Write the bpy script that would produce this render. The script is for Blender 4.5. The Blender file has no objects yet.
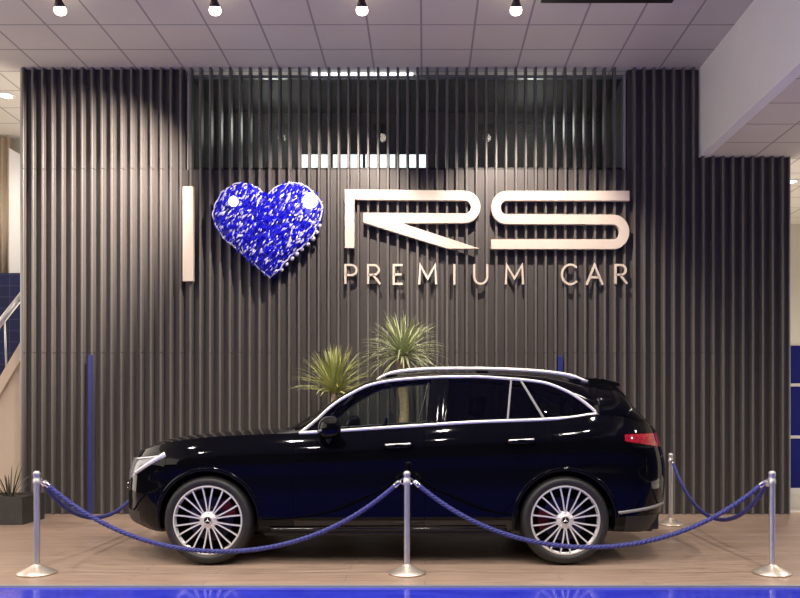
import bpy, bmesh, math, random
import numpy as np
from mathutils import Vector, Matrix
random.seed(7)
PI = math.pi
S = bpy.context.scene
COL = S.collection
F, CX, CY, CH = 800.0, 425.0, 412.0, 1.24      # focal length in px, vanishing point, camera height

def P(px, py, d):
    """photo pixel at depth d -> world point"""
    return Vector(((px-CX)*d/F, d, CH+(CY-py)*d/F))

# ------------------------------------------------------------------ materials
def pmat(name, col, rough=.5, metal=0., **kw):
    m = bpy.data.materials.new(name); m.use_nodes = True
    b = m.node_tree.nodes['Principled BSDF']
    b.inputs['Base Color'].default_value = (*col, 1)
    b.inputs['Roughness'].default_value = rough
    b.inputs['Metallic'].default_value = metal
    for k, v in kw.items():
        k = k.replace('_', ' ')
        b.inputs[k].default_value = v
    return m

def noisy(m, scale, c1, c2, stretch=(1, 1, 1), bump=0., rough=None, coord='Object'):
    """procedural colour variation between c1 and c2"""
    nt = m.node_tree; N = nt.nodes; L = nt.links; b = N['Principled BSDF']
    tc = N.new('ShaderNodeTexCoord'); mp = N.new('ShaderNodeMapping'); nz = N.new('ShaderNodeTexNoise')
    mp.inputs['Scale'].default_value = stretch
    nz.inputs['Scale'].default_value = scale; nz.inputs['Detail'].default_value = 5
    L.new(tc.outputs[coord], mp.inputs[0]); L.new(mp.outputs[0], nz.inputs['Vector'])
    rp = N.new('ShaderNodeValToRGB')
    rp.color_ramp.elements[0].position = .3; rp.color_ramp.elements[0].color = (*c1, 1)
    rp.color_ramp.elements[1].position = .7; rp.color_ramp.elements[1].color = (*c2, 1)
    L.new(nz.outputs['Fac'], rp.inputs[0]); L.new(rp.outputs[0], b.inputs['Base Color'])
    if bump:
        bp = N.new('ShaderNodeBump'); bp.inputs['Strength'].default_value = bump; bp.inputs['Distance'].default_value = .01
        L.new(nz.outputs['Fac'], bp.inputs['Height']); L.new(bp.outputs[0], b.inputs['Normal'])
    return m

def emit(name, col, s):
    return pmat(name, (0, 0, 0), .4, 0, Emission_Color=(*col, 1), Emission_Strength=s)

M = {}
M['paint'] = pmat('car_paint', (.0018, .0018, .0026), .04, 0, Specular_IOR_Level=.20)
M['gloss_black'] = pmat('gloss_black', (.004, .004, .005), .08)
M['seal'] = pmat('rubber_seal', (.001, .001, .001), .7, 0, Specular_IOR_Level=.05)
M['plastic'] = pmat('black_plastic', (.008, .008, .009), .5)
M['rubber'] = noisy(pmat('tyre_rubber', (.012, .012, .012), .55), 30, (.010, .010, .010), (.017, .016, .016))
M['interior'] = noisy(pmat('interior_leather', (.008, .008, .009), .6), 40, (.006, .006, .007), (.012, .012, .013))
M['chrome'] = pmat('chrome', (.82, .80, .77), .12, 1)
M['bright_trim'] = pmat('bright_trim', (.92, .89, .84), .34, .5)
M['pillar_black'] = pmat('pillar_black', (.003, .003, .004), .05, 0, Specular_IOR_Level=.25)
M['grey_frame'] = pmat('grey_frame', (.22, .22, .21), .4, .2)
M['satin'] = noisy(pmat('satin_aluminium', (.82, .80, .75), .5, .7), 60, (.82, .78, .72), (.90, .86, .80), (.2, 1, 1))
M['alloy'] = pmat('machined_alloy', (.80, .78, .75), .42, .45)
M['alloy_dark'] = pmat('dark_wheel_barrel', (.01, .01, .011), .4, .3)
M['disc'] = pmat('brake_disc', (.10, .10, .11), .35, 1)
M['caliper'] = pmat('red_caliper', (.17, .006, .010), .5)
M['glass'] = pmat('window_glass', (.80, .90, .84), .02, 0, Transmission_Weight=1.0, IOR=1.02, Specular_IOR_Level=.5)
M['glass_dark'] = pmat('privacy_glass', (.004, .004, .005), .03)
M['lens'] = pmat('headlight_lens', (.22, .23, .24), .10, .2)
M['drl'] = pmat('daytime_light_strip', (.85, .87, .88), .2, .2)
M['red_lens'] = noisy(pmat('red_tail_lens', (.35, .004, .01), .08, 0, Coat_Weight=1.), 40, (.10, .001, .004), (.55, .008, .022), (1, 1, 3))

def two_sided_glass(name, tint, gloss=.08):
    m = bpy.data.materials.new(name); m.use_nodes = True
    nt = m.node_tree; nt.nodes.clear()
    o = nt.nodes.new('ShaderNodeOutputMaterial'); t = nt.nodes.new('ShaderNodeBsdfTransparent')
    g = nt.nodes.new('ShaderNodeBsdfGlossy'); mx = nt.nodes.new('ShaderNodeMixShader'); fr = nt.nodes.new('ShaderNodeFresnel')
    t.inputs[0].default_value = (*tint, 1); g.inputs['Roughness'].default_value = .01; fr.inputs[0].default_value = 1.45
    nt.links.new(fr.outputs[0], mx.inputs[0]); nt.links.new(t.outputs[0], mx.inputs[1]); nt.links.new(g.outputs[0], mx.inputs[2])
    nt.links.new(mx.outputs[0], o.inputs[0]); return m
M['clear'] = two_sided_glass('clear_window_glass', (.80, .88, .82))
M['tinted'] = two_sided_glass('tinted_window_glass', (.10, .11, .11))
M['pane'] = two_sided_glass('wall_pane_glass', (.72, .76, .74))

M['rib'] = noisy(pmat('dark_wall_rib', (.09, .085, .08), .42), 6, (.115, .107, .101), (.135, .126, .118), (8, 8, .25))
M['backing'] = noisy(pmat('dark_wall_panel', (.05, .046, .044), .5), 6, (.060, .054, .052), (.078, .071, .067), (8, 8, .25))
M['ceil'] = None
M['letter'] = noisy(pmat('cream_letter', (.68, .60, .50), .6), 3, (.65, .57, .475), (.70, .625, .53))
M['white_metal'] = pmat('white_metal', (.75, .74, .70), .5)
M['beam'] = noisy(pmat('beam_plaster', (.8, .8, .79), .7), 2, (.80, .80, .79), (.84, .84, .83))
M['cream'] = noisy(pmat('cream_plaster', (.62, .50, .38), .7), 2, (.60, .49, .38), (.66, .54, .42))
M['beige'] = noisy(pmat('beige_plaster', (.68, .65, .55), .7), 2, (.66, .63, .53), (.72, .69, .59))
M['navy'] = pmat('navy_panel', (.008, .011, .075), .3)
M['blue_panel'] = noisy(pmat('blue_panel', (.008, .012, .16), .6, 0, Specular_IOR_Level=.2), 2, (.007, .010, .14), (.010, .015, .19))
M['rope'] = noisy(pmat('blue_rope', (.04, .05, .30), .6), 60, (.024, .027, .14), (.050, .058, .26))
M['steel'] = noisy(pmat('brushed_steel', (.62, .61, .60), .42, .85), 30, (.52, .52, .52), (.70, .69, .67), (1, 1, .1))
M['bronze_steel'] = noisy(pmat('polished_base', (.70, .62, .52), .35, .75), 14, (.62, .54, .45), (.80, .72, .62))
M['strip'] = pmat('blue_strip', (.026, .032, .19), .4)
M['flake_blue'] = pmat('heart_blue_foil', (.012, .012, .72), .25, .25)
M['flake_white'] = pmat('heart_white_foil', (.72, .74, .92), .35)
M['heart_base'] = pmat('heart_base', (.008, .008, .45), .5)
M['leaf'] = noisy(pmat('yucca_leaf', (.30, .36, .12), .5), 5, (.28, .34, .08), (.60, .60, .26))
M['leaf_pale'] = noisy(pmat('yucca_leaf_pale', (.36, .42, .24), .5), 5, (.27, .35, .15), (.62, .66, .42))
M['leaf_dark'] = noisy(pmat('strap_leaf', (.03, .035, .02), .5), 5, (.02, .025, .015), (.10, .09, .06))
M['bark'] = noisy(pmat('yucca_bark', (.38, .28, .17), .8), 25, (.30, .21, .12), (.48, .37, .25), (1, 1, 3), .6)
M['pot'] = noisy(pmat('grey_pot', (.05, .05, .05), .6), 8, (.035, .034, .032), (.055, .052, .05))
M['soil'] = noisy(pmat('soil', (.03, .02, .013), .9), 30, (.02, .014, .01), (.05, .035, .022), bump=.6)
M['fix'] = pmat('lamp_fixture', (.03, .012, .010), .4)
M['bulb'] = emit('warm_bulb', (1, .84, .68), 9)
M['bulb_cool'] = emit('cool_bulb', (1, .95, .86), 16)
M['panel_light'] = emit('led_panel', (1, .95, .88), 5)
M['day'] = emit('daylight_window', (.93, .96, 1.0), 2.6)
M['heart_lamp'] = emit('heart_lamp', (1, .97, .97), 1.6)
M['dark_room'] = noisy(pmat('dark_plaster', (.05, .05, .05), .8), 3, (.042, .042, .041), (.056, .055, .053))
M['trim'] = pmat('grey_trim', (.42, .44, .42), .4, .5)
M['curtain'] = noisy(pmat('cream_curtain', (.55, .45, .34), .8), 4, (.52, .43, .32), (.62, .52, .40), (6, 1, .2))

def mat_ceiling():
    m = pmat('ceiling_tiles', (.6, .58, .56), .8); nt = m.node_tree; N = nt.nodes; L = nt.links; b = N['Principled BSDF']
    g = N.new('ShaderNodeNewGeometry'); sx = N.new('ShaderNodeSeparateXYZ'); L.new(g.outputs['Position'], sx.inputs[0])
    def lines(sock, off, pitch, w):
        a = N.new('ShaderNodeMath'); a.operation = 'SUBTRACT'; L.new(sock, a.inputs[0]); a.inputs[1].default_value = off
        w_ = N.new('ShaderNodeMath'); w_.operation = 'PINGPONG'; L.new(a.outputs[0], w_.inputs[0]); w_.inputs[1].default_value = pitch/2
        c = N.new('ShaderNodeMath'); c.operation = 'LESS_THAN'; L.new(w_.outputs[0], c.inputs[0]); c.inputs[1].default_value = w
        return c.outputs[0]
    mx = N.new('ShaderNodeMath'); mx.operation = 'MAXIMUM'
    L.new(lines(sx.outputs[0], 1.113, .577, .011), mx.inputs[0]); L.new(lines(sx.outputs[1], 9.203, .588, .010), mx.inputs[1])
    nz = N.new('ShaderNodeTexNoise'); nz.inputs['Scale'].default_value = 1.3
    rp = N.new('ShaderNodeValToRGB'); rp.color_ramp.elements[0].color = (.63, .595, .525, 1); rp.color_ramp.elements[1].color = (.71, .675, .60, 1)
    L.new(g.outputs['Position'], nz.inputs['Vector']); L.new(nz.outputs['Fac'], rp.inputs[0])
    mc = N.new('ShaderNodeMix'); mc.data_type = 'RGBA'; L.new(mx.outputs[0], mc.inputs[0]); L.new(rp.outputs[0], mc.inputs[6])
    mc.inputs[7].default_value = (.33, .31, .30, 1); L.new(mc.outputs[2], b.inputs['Base Color'])
    return m
M['ceil'] = mat_ceiling()

def mat_wood():
    m = pmat('wood_floor', (.3, .2, .14), .34); nt = m.node_tree; N = nt.nodes; L = nt.links; b = N['Principled BSDF']
    g = N.new('ShaderNodeNewGeometry')
    br = N.new('ShaderNodeTexBrick'); L.new(g.outputs['Position'], br.inputs['Vector'])
    br.inputs['Scale'].default_value = 1; br.inputs['Brick Width'].default_value = 1.6; br.inputs['Row Height'].default_value = .21
    br.inputs['Mortar Size'].default_value = .004; br.offset = .37
    br.inputs['Color1'].default_value = (.34, .25, .19, 1); br.inputs['Color2'].default_value = (.41, .305, .235, 1)
    br.inputs['Mortar'].default_value = (.22, .15, .11, 1)
    mp = N.new('ShaderNodeMapping'); mp.inputs['Scale'].default_value = (1.2, 14, 1); L.new(g.outputs['Position'], mp.inputs[0])
    nz = N.new('ShaderNodeTexNoise'); nz.inputs['Scale'].default_value = 2.2; nz.inputs['Detail'].default_value = 7; L.new(mp.outputs[0], nz.inputs['Vector'])
    rp = N.new('ShaderNodeValToRGB'); rp.color_ramp.elements[0].position = .3; rp.color_ramp.elements[0].color = (.70, .68, .68, 1)
    rp.color_ramp.elements[1].position = .72; rp.color_ramp.elements[1].color = (1.15, 1.12, 1.1, 1); L.new(nz.outputs['Fac'], rp.inputs[0])
    mc = N.new('ShaderNodeMix'); mc.data_type = 'RGBA'; mc.blend_type = 'MULTIPLY'; mc.inputs[0].default_value = 1
    L.new(br.outputs['Color'], mc.inputs[6]); L.new(rp.outputs[0], mc.inputs[7]); L.new(mc.outputs[2], b.inputs['Base Color'])
    return m
M['wood'] = mat_wood()
M['blue_floor'] = noisy(pmat('blue_floor', (.03, .04, .5), .10), 3, (.020, .028, .42), (.035, .05, .55), (1, 3, 1))
M['pale_floor'] = noisy(pmat('pale_floor', (.55, .5, .45), .3), 3, (.52, .48, .42), (.60, .55, .49))

def mat_navy_tiles():
    m = pmat('navy_tiles', (.008, .011, .06), .55, 0, Specular_IOR_Level=.2); nt = m.node_tree; N = nt.nodes; L = nt.links; b = N['Principled BSDF']
    g = N.new('ShaderNodeNewGeometry'); mp = N.new('ShaderNodeMapping'); mp.inputs['Rotation'].default_value = (PI/2, 0, 0)
    L.new(g.outputs['Position'], mp.inputs[0])
    br = N.new('ShaderNodeTexBrick'); L.new(mp.outputs[0], br.inputs['Vector']); br.offset = 0
    br.inputs['Scale'].default_value = 1; br.inputs['Brick Width'].default_value = .16; br.inputs['Row Height'].default_value = .16
    br.inputs['Mortar Size'].default_value = .006
    br.inputs['Color1'].default_value = (.008, .011, .055, 1); br.inputs['Color2'].default_value = (.010, .014, .075, 1); br.inputs['Mortar'].default_value = (.035, .045, .10, 1)
    L.new(br.outputs['Color'], b.inputs['Base Color']); return m
M['navy_tiles'] = mat_navy_tiles()

# ------------------------------------------------------------------ mesh helpers
def obj(name, bm, mats, parent=None, smooth=False, angle=None):
    me = bpy.data.meshes.new(name); bm.to_mesh(me); bm.free()
    for m in (mats if isinstance(mats, (list, tuple)) else [mats]):
        me.materials.append(M[m] if isinstance(m, str) else m)
    if smooth: me.polygons.foreach_set('use_smooth', [True]*len(me.polygons))
    if angle is not None:
        me.polygons.foreach_set('use_smooth', [True]*len(me.polygons))
        try: me.set_sharp_from_angle(angle=math.radians(angle))
        except Exception: pass
    o = bpy.data.objects.new(name, me); COL.objects.link(o)
    if parent: 
        o.parent = parent; o.matrix_parent_inverse = parent.matrix_basis.inverted()
    return o

def thing(name, label, cat, loc=(0, 0, 0), group=None):
    o = bpy.data.objects.new(name, None); COL.objects.link(o)
    o.location = loc; o.empty_display_size = .1
    o['label'] = label; o['category'] = cat
    if group: o['group'] = group
    o.matrix_basis = Matrix.Translation(Vector(loc))
    return o

def tag(o, label, cat, group=None):
    o['label'] = label; o['category'] = cat
    if group: o['group'] = group
    return o

def struct(name, bm, m, parent=None, label=None, **kw):
    o = obj(name, bm, m, parent, **kw)
    if not parent: o['kind'] = 'structure'
    if label: o['label'] = label
    return o

def box(bm, x0, x1, y0, y1, z0, z1, bev=0, mi=0, seg=2):
    r = bmesh.ops.create_cube(bm, size=1)
    vs = r['verts']
    for v in vs:
        v.co = Vector((x0+(v.co.x+.5)*(x1-x0), y0+(v.co.y+.5)*(y1-y0), z0+(v.co.z+.5)*(z1-z0)))
    fs = set(f for v in vs for f in v.link_faces)
    for f in fs: f.material_index = mi
    if bev:
        es = list(set(e for v in vs for e in v.link_edges))
        bmesh.ops.bevel(bm, geom=es, offset=bev, segments=seg, profile=.6, affect='EDGES', material=-1)
    return bm

def nbox(*a, **k): return box(bmesh.new(), *a, **k)

def tube(bm, pts, r, seg=10, closed=False, mi=0, flat=1., up=None, caps=True):
    """sweep a circle (optionally flattened) along pts; r number or list"""
    pts = [Vector(p) for p in pts]; n = len(pts)
    rs = r if isinstance(r, (list, tuple)) else [r]*n
    rings = []; nrm = None
    for i, p in enumerate(pts):
        a = pts[i-1] if (i > 0 or closed) else p; b = pts[(i+1) % n] if (i < n-1 or closed) else p
        t = (b-a).normalized()
        if nrm is None:
            u0 = Vector(up) if up else (Vector((0, 0, 1)) if abs(t.z) < .9 else Vector((1, 0, 0)))
            nrm = (u0 - t*u0.dot(t)).normalized()
        else:
            nrm = (nrm - t*nrm.dot(t)).normalized()
        bn = t.cross(nrm)
        rings.append([bm.verts.new(p + (nrm*math.cos(2*PI*k/seg)*rs[i] + bn*math.sin(2*PI*k/seg)*rs[i]*flat)) for k in range(seg)])
    for i in range(n if closed else n-1):
        A, B = rings[i], rings[(i+1) % n]
        for k in range(seg):
            f = bm.faces.new((A[k], A[(k+1) % seg], B[(k+1) % seg], B[k])); f.material_index = mi
    if not closed and caps:
        f = bm.faces.new(list(reversed(rings[0]))); f.material_index = mi
        f = bm.faces.new(rings[-1]); f.material_index = mi
    return bm

def lathe(bm, prof, c=(0, 0, 0), seg=32, axis='z', mi=0):
    """prof list of (radius, height) around an axis"""
    c = Vector(c); rings = []
    for r, h in prof:
        ring = []
        if r < 1e-5:
            p = Vector((0, 0, h)) if axis == 'z' else Vector((0, h, 0)); ring = [bm.verts.new(c+p)]
        else:
            for k in range(seg):
                a = 2*PI*k/seg
                p = Vector((r*math.cos(a), r*math.sin(a), h)) if axis == 'z' else Vector((r*math.cos(a), h, -r*math.sin(a)))
                ring.append(bm.verts.new(c+p))
        rings.append(ring)
    for A, B in zip(rings, rings[1:]):
        for k in range(seg):
            k2 = (k+1) % seg
            if len(A) == 1 and len(B) == 1: continue
            if len(A) == 1: f = bm.faces.new((A[0], B[k2], B[k]))
            elif len(B) == 1: f = bm.faces.new((A[k], A[k2], B[0]))
            else: f = bm.faces.new((A[k], A[k2], B[k2], B[k]))
            f.material_index = mi
    return bm

def prism(bm, poly, y0, y1, bev=0, mi=0):
    """polygon in XZ extruded along y from y0 (front) to y1"""
    A = [bm.verts.new((x, y0, z)) for x, z in poly]; B = [bm.verts.new((x, y1, z)) for x, z in poly]
    n = len(poly); fs = [bm.faces.new(A), bm.faces.new(list(reversed(B)))]
    for i in range(n):
        fs.append(bm.faces.new((A[(i+1) % n], A[i], B[i], B[(i+1) % n])))
    for f in fs: f.material_index = mi
    bmesh.ops.recalc_face_normals(bm, faces=fs)
    return bm

def polystrip(bm, pts, w, y0, y1, closed=False):
    """flat stroke of width w along pts (x,z), mitred, extruded in y"""
    n = len(pts); L, R = [], []
    for i in range(n):
        p = Vector(pts[i])
        a = Vector(pts[i-1]) if (i > 0 or closed) else None; b = Vector(pts[(i+1) % n]) if (i < n-1 or closed) else None
        d1 = (p-a).normalized() if a is not None else None; d2 = (b-p).normalized() if b is not None else None
        if d1 is None: d1 = d2
        if d2 is None: d2 = d1
        n1 = Vector((-d1.y, d1.x)); n2 = Vector((-d2.y, d2.x)); m = (n1+n2)
        if m.length < .2: m = n1
        m.normalize(); k = min(1/max(m.dot(n1), .3), 2.5)
        L.append(p+m*k*w/2); R.append(p-m*k*w/2)
    vs = [[bm.verts.new((q.x, y, q.y)) for q in side] for side in (L, R) for y in (y0, y1)]
    Lf, Lb, Rf, Rb = vs
    fs = []
    for i in range(n if closed else n-1):
        j = (i+1) % n
        fs += [bm.faces.new((Lf[i], Lf[j], Rf[j], Rf[i])), bm.faces.new((Lb[j], Lb[i], Rb[i], Rb[j])),
               bm.faces.new((Lf[j], Lf[i], Lb[i], Lb[j])), bm.faces.new((Rf[i], Rf[j], Rb[j], Rb[i]))]
    if not closed:
        fs += [bm.faces.new((Lf[0], Rf[0], Rb[0], Lb[0])), bm.faces.new((Rf[-1], Lf[-1], Lb[-1], Rb[-1]))]
    bmesh.ops.recalc_face_normals(bm, faces=fs)
    return bm

def pchip(xs, ys):
    xs = np.array(xs, float); ys = np.array(ys, float)
    o = np.argsort(xs); xs, ys = xs[o], ys[o]
    h = np.diff(xs); d = np.diff(ys)/h; m = np.zeros_like(xs)
    m[0], m[-1] = d[0], d[-1]
    for i in range(1, len(xs)-1):
        if d[i-1]*d[i] > 0:
            w1, w2 = 2*h[i]+h[i-1], h[i]+2*h[i-1]
            m[i] = (w1+w2)/(w1/d[i-1]+w2/d[i])
    def f(x):
        x = min(max(x, xs[0]), xs[-1]); i = min(max(int(np.searchsorted(xs, x))-1, 0), len(xs)-2)
        t = (x-xs[i])/h[i]
        return float((2*t**3-3*t*t+1)*ys[i]+(t**3-2*t*t+t)*h[i]*m[i]+(-2*t**3+3*t*t)*ys[i+1]+(t**3-t*t)*h[i]*m[i+1])
    return f

# ------------------------------------------------------------------ setting
WY = 9.75                       # backing plane of the ribbed wall
ZC, ZL, Z1, Z2 = 5.41, 4.34, 1.96, 4.19   # high ceiling, low ceiling, panel seams
PIT = .1194
XL, XR, XB = -4.887, 4.42, 3.35
GX0, GX1 = -2.92, 2.465          # glazed opening in the top row

struct('floor', box(nbox(-9, 6.5, 5.73, 9.9, -.3, 0), -9, -4.75, 9.9, 14, -.3, 0), 'wood')
struct('floor_blue', nbox(-9, 9, -4.2, 5.70, -.3, -.012), 'blue_floor')
struct('trim_floor', nbox(-9, 9, 5.70, 5.73, -.3, .003, ), 'trim')
struct('floor_right', nbox(4.30, 9, 9.9, 14.5, -.3, .0), 'pale_floor')
struct('ceiling', box(nbox(-9, XB-.02, -4.2, 9.9, ZC, ZC+.2), -9, XL+.2, 9.9, 12.3, ZC, ZC+.2), 'ceil')
struct('ceiling_right', box(nbox(XB+.1, 9, -3, 9.9, ZL, ZL+.2), 4.2, 9, 9.9, 13.3, ZL, ZL+.2), 'ceil')
struct('wall_right', nbox(9, 9.2, -4.2, 13.4, 0, ZC), 'beige')  # unseen side wall, added to block ambient light from the right
struct('wall_left', nbox(-9.1, -8.95, -4.2, 9.2, 0, 2.0), 'dark_room')  # low dark wall added out of view to darken the front bumper's reflections
struct('wall_right_low', nbox(8.9, 9.0, -4.2, 9.2, 0, 2.1), 'navy')  # unseen navy panel added so the rear bumper reflects dark
struct('wall_back', nbox(-9, 9, -4.2, -4, 0, ZC), 'dark_room')  # unseen dark end wall, added so the car's flank reflects black
struct('trim_beam', nbox(XB-.02, XB+.1, -3, 9.74, ZL, ZC+.1), 'beam')

# ribbed wall: backing sheets with seams, vertical ribs standing proud
def ribs(x0, x1, z0, z1, xs0=XL+.02):
    bm = bmesh.new()
    k = 0
    while True:
        x = xs0 + k*PIT; k += 1
        if x < x0-1e-4: continue
        if x > x1: break
        w = .0155; d = .080
        prof = [(x-w-.004, WY), (x-w, WY-d*.55), (x-w+.002, WY-d+.005), (x-w+.007, WY-d), (x+w-.007, WY-d), (x+w-.002, WY-d+.005), (x+w, WY-d*.55), (x+w+.004, WY)]
        A = [bm.verts.new((px, py, z0)) for px, py in prof]; B = [bm.verts.new((px, py, z1)) for px, py in prof]
        for i in range(len(prof)-1):
            bm.faces.new((A[i], A[i+1], B[i+1], B[i]))
        bm.faces.new(list(reversed(A))); bm.faces.new(B)
    bmesh.ops.recalc_face_normals(bm, faces=bm.faces)
    return bm
def panel(name, x0, x1, z0, z1, back=True):
    bm = ribs(x0, x1-.02, z0, z1)
    if back: box(bm, x0, x1, WY-.002, WY+.1, z0, z1+(g if z1 < ZL-.1 else 0), mi=1)
    return struct(name, bm, ['rib', 'backing'])
g = .006
panel('wall_lower', XL, XR, 0, Z1-g)
panel('wall_middle', XL, XB, Z1, Z2-g)
panel('wall_middle_right', XB+.001, XR, Z1, ZL)
panel('wall_upper_left', XL, GX0, Z2, ZC)
panel('wall_upper_right', GX1, XB, Z2, ZC)
panel('wall_upper_slats', GX0+.07, GX1-.03, Z2, ZC, back=False)
struct('trim_wall', box(nbox(XL-.022, XL, 9.70, 9.86, 0, ZC), XR, XR+.012, 9.70, 9.85, 0, ZL), 'trim')
# glazed band behind the slats, with its frame and the dark room behind it
w = struct('window_1', nbox(GX0+.05, GX1-.05, 9.80, 9.812, Z2+.04, 5.325), 'pane')
struct('window_frame', box(box(nbox(GX0+.02, GX0+.052, 9.755, 9.83, Z2, 5.36), GX1-.052, GX1-.02, 9.755, 9.83, Z2, 5.36),
      GX0, GX1, 9.79, 9.83, 5.325, 5.355), 'trim', w)
struct('window_sill', nbox(GX0, GX1, 9.79, 9.83, Z2-.02, Z2+.04), 'plastic', w)
bmr = bmesh.new()
box(bmr, GX0-.1, GX1+.1, 11.2, 11.3, Z2-.1, ZC+.1)
box(bmr, GX0-.12, GX0-.02, 9.86, 11.3, Z2-.1, ZC+.1); box(bmr, GX1+.02, GX1+.12, 9.86, 11.3, Z2-.1, ZC+.1)
box(bmr, GX0-.1, GX1+.1, 9.86, 11.3, Z2-.15, Z2-.05); box(bmr, GX0-.1, GX1+.1, 9.90, 11.3, ZC+.02, ZC+.12)
struct('wall_office', bmr, 'dark_room')
a, b = P(302, 172, 11.19), P(427, 155, 11.19)
w2 = struct('window_2', nbox(a.x, b.x, 11.17, 11.195, a.z, b.z), 'day')
fr = nbox(a.x-.05, b.x+.05, 11.15, 11.2, a.z-.05, a.z); box(fr, a.x-.05, b.x+.05, 11.15, 11.2, b.z, b.z+.05)
for k in range(5):
    x = a.x-.04 + k*(b.x-a.x+.06)/4; box(fr, x-.012, x+.024, 11.15, 11.2, a.z, b.z)
struct('window_frame', fr, 'plastic', w2)
a, b = P(312, 77.5, 9.84), P(413, 73, 9.84)
struct('window_3', nbox(a.x, b.x, 9.84, 9.86, a.z, b.z), 'day')
# left: passage with back wall, curtain, stair
struct('wall_back_left', nbox(-9, -4.5, 12.2, 12.4, 0, ZC), 'beige')
bm = bmesh.new()                         # pleated curtain
x0, x1 = -7.4, -6.24; n = 60
tp, bt = [], []
for k in range(n+1):
    x = x0+(x1-x0)*k/n; y = 12.05+.035*math.sin(k*1.25)
    tp.append((bm.verts.new((x, y, 5.38)), bm.verts.new((x, y+.02, 5.38)))); bt.append((bm.verts.new((x, y, 3.2)), bm.verts.new((x, y+.02, 3.2))))
for k in range(n):
    bm.faces.new((bt[k][0], bt[k+1][0], tp[k+1][0], tp[k][0])); bm.faces.new((bt[k+1][1], bt[k][1], tp[k][1], tp[k+1][1]))
    bm.faces.new((bt[k][0], bt[k][1], bt[k+1][1], bt[k+1][0])); bm.faces.new((tp[k][0], tp[k+1][0], tp[k+1][1], tp[k][1]))
tag(obj('curtain', bm, 'curtain', smooth=True), 'tall pleated cream curtain at the far left beyond the ribbed wall', 'curtain')
a, b = P(9, 275, 11.7), P(30, 152, 11.7)
bm = prism(bmesh.new(), [(a.x, a.z-.1), (b.x, a.z-.1), (b.x, b.z-.12), (a.x, b.z+.06)], 11.7, 11.85)
struct('wall_partition_left', bm, 'beam')
struct('wall_navy_left', nbox(-9, -4.75, 11.4, 11.6, 0, P(0, 273, 11.4).z), 'navy_tiles')
# staircase rising to the right behind the wall: cream side wall, stringer, handrail
st = thing('staircase', 'staircase with cream side wall and pale sloping stringer left of the ribbed wall', 'staircase', (-5.6, 10.1, 0))
def line(px0, py0, px1, py1, d, ext0, ext1):
    p, q = P(px0, py0, d), P(px1, py1, d); v = (q-p); return p-v*ext0, q+v*ext1
p, q = line(0, 388, 22, 351, 10.0, 2.0, .55)
bm = prism(bmesh.new(), [(p.x, 0), (q.x, 0), (q.x, q.z-.02), (p.x, max(p.z-.02, .05))], 10.02, 10.14); obj('side_wall', bm, 'cream', st)
bm = prism(bmesh.new(), [(p.x, p.z-.10), (q.x, q.z-.10), (q.x, q.z+.12), (p.x, p.z+.12)], 9.97, 10.16); obj('stringer', bm, 'cream', st)
for k in range(5):
    u = .36+k*.13; c = p.lerp(q, u)
    obj('step', nbox(c.x-.16, c.x+.16, 10.16, 11.3, c.z-.26, c.z-.06, .008), 'cream', st)
p2, q2 = line(0, 323, 22, 295, 10.0, 2.0, .5)
obj('handrail', tube(bmesh.new(), [p2, q2], .042, 12, flat=.8), 'steel', st, smooth=True)
for u in (.30, .62, .93):
    c = p.lerp(q, u); c2 = p2.lerp(q2, u)
    obj('baluster', tube(bmesh.new(), [Vector((c.x, 10.06, c.z)), Vector((c.x, 10.0, p2.z+(q2.z-p2.z)*(c.x-p2.x)/(q2.x-p2.x)))], .012, 8), 'steel', st, smooth=True)

# right: wall beyond, blue partition with white rails
struct('wall_back_right', nbox(3.9, 9, 13.2, 13.4, 0, ZL), 'beige')
d = 10.35
pr = thing('partition', 'low partition with blue panels, white rails and cream base right of the ribbed wall', 'partition', (5.4, d, 0))
x0, x1 = 4.5, 6.6
zt, zb = P(0, 345.5, d).z, P(0, 490, d).z
obj('base', nbox(x0, x1, d-.02, d+.10, 0, zb-.045, .006), 'beige', pr)
for y0, y1 in ((345.5, 383.5), (386.5, 435.5), (438.5, 488)):
    obj('panel', nbox(x0, x1, d+.01, d+.06, P(0, y1, d).z, P(0, y0, d).z), 'blue_panel', pr)
for y0, y1 in ((383.5, 386.5), (435.5, 438.5), (488, 494)):
    obj('rail', nbox(x0, x1, d-.01, d+.07, P(0, y1, d).z, P(0, y0, d).z, .004), 'white_metal', pr)
obj('top_wall', nbox(x0, x1, d+.0, d+.07, zt, P(0, 345.5-2, d).z), 'beige', pr)

# blue upright strips let into the grooves of the wall
tag(obj('light_strip', nbox(*[P(89.0, 0, 9.70).x, P(93.6, 0, 9.70).x], 9.665, 9.742, .02, P(0, 355, 9.7).z, .006), 'strip'),
    'blue upright strip on the ribbed wall left of the car, behind the left rope', 'strip')
tag(obj('light_strip', nbox(*[P(557.5, 0, 9.70).x, P(562.5, 0, 9.70).x], 9.665, 9.742, .02, P(0, 356, 9.7).z, .006), 'strip'),
    'blue upright strip on the ribbed wall showing just above the rear car roof', 'strip')

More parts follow.
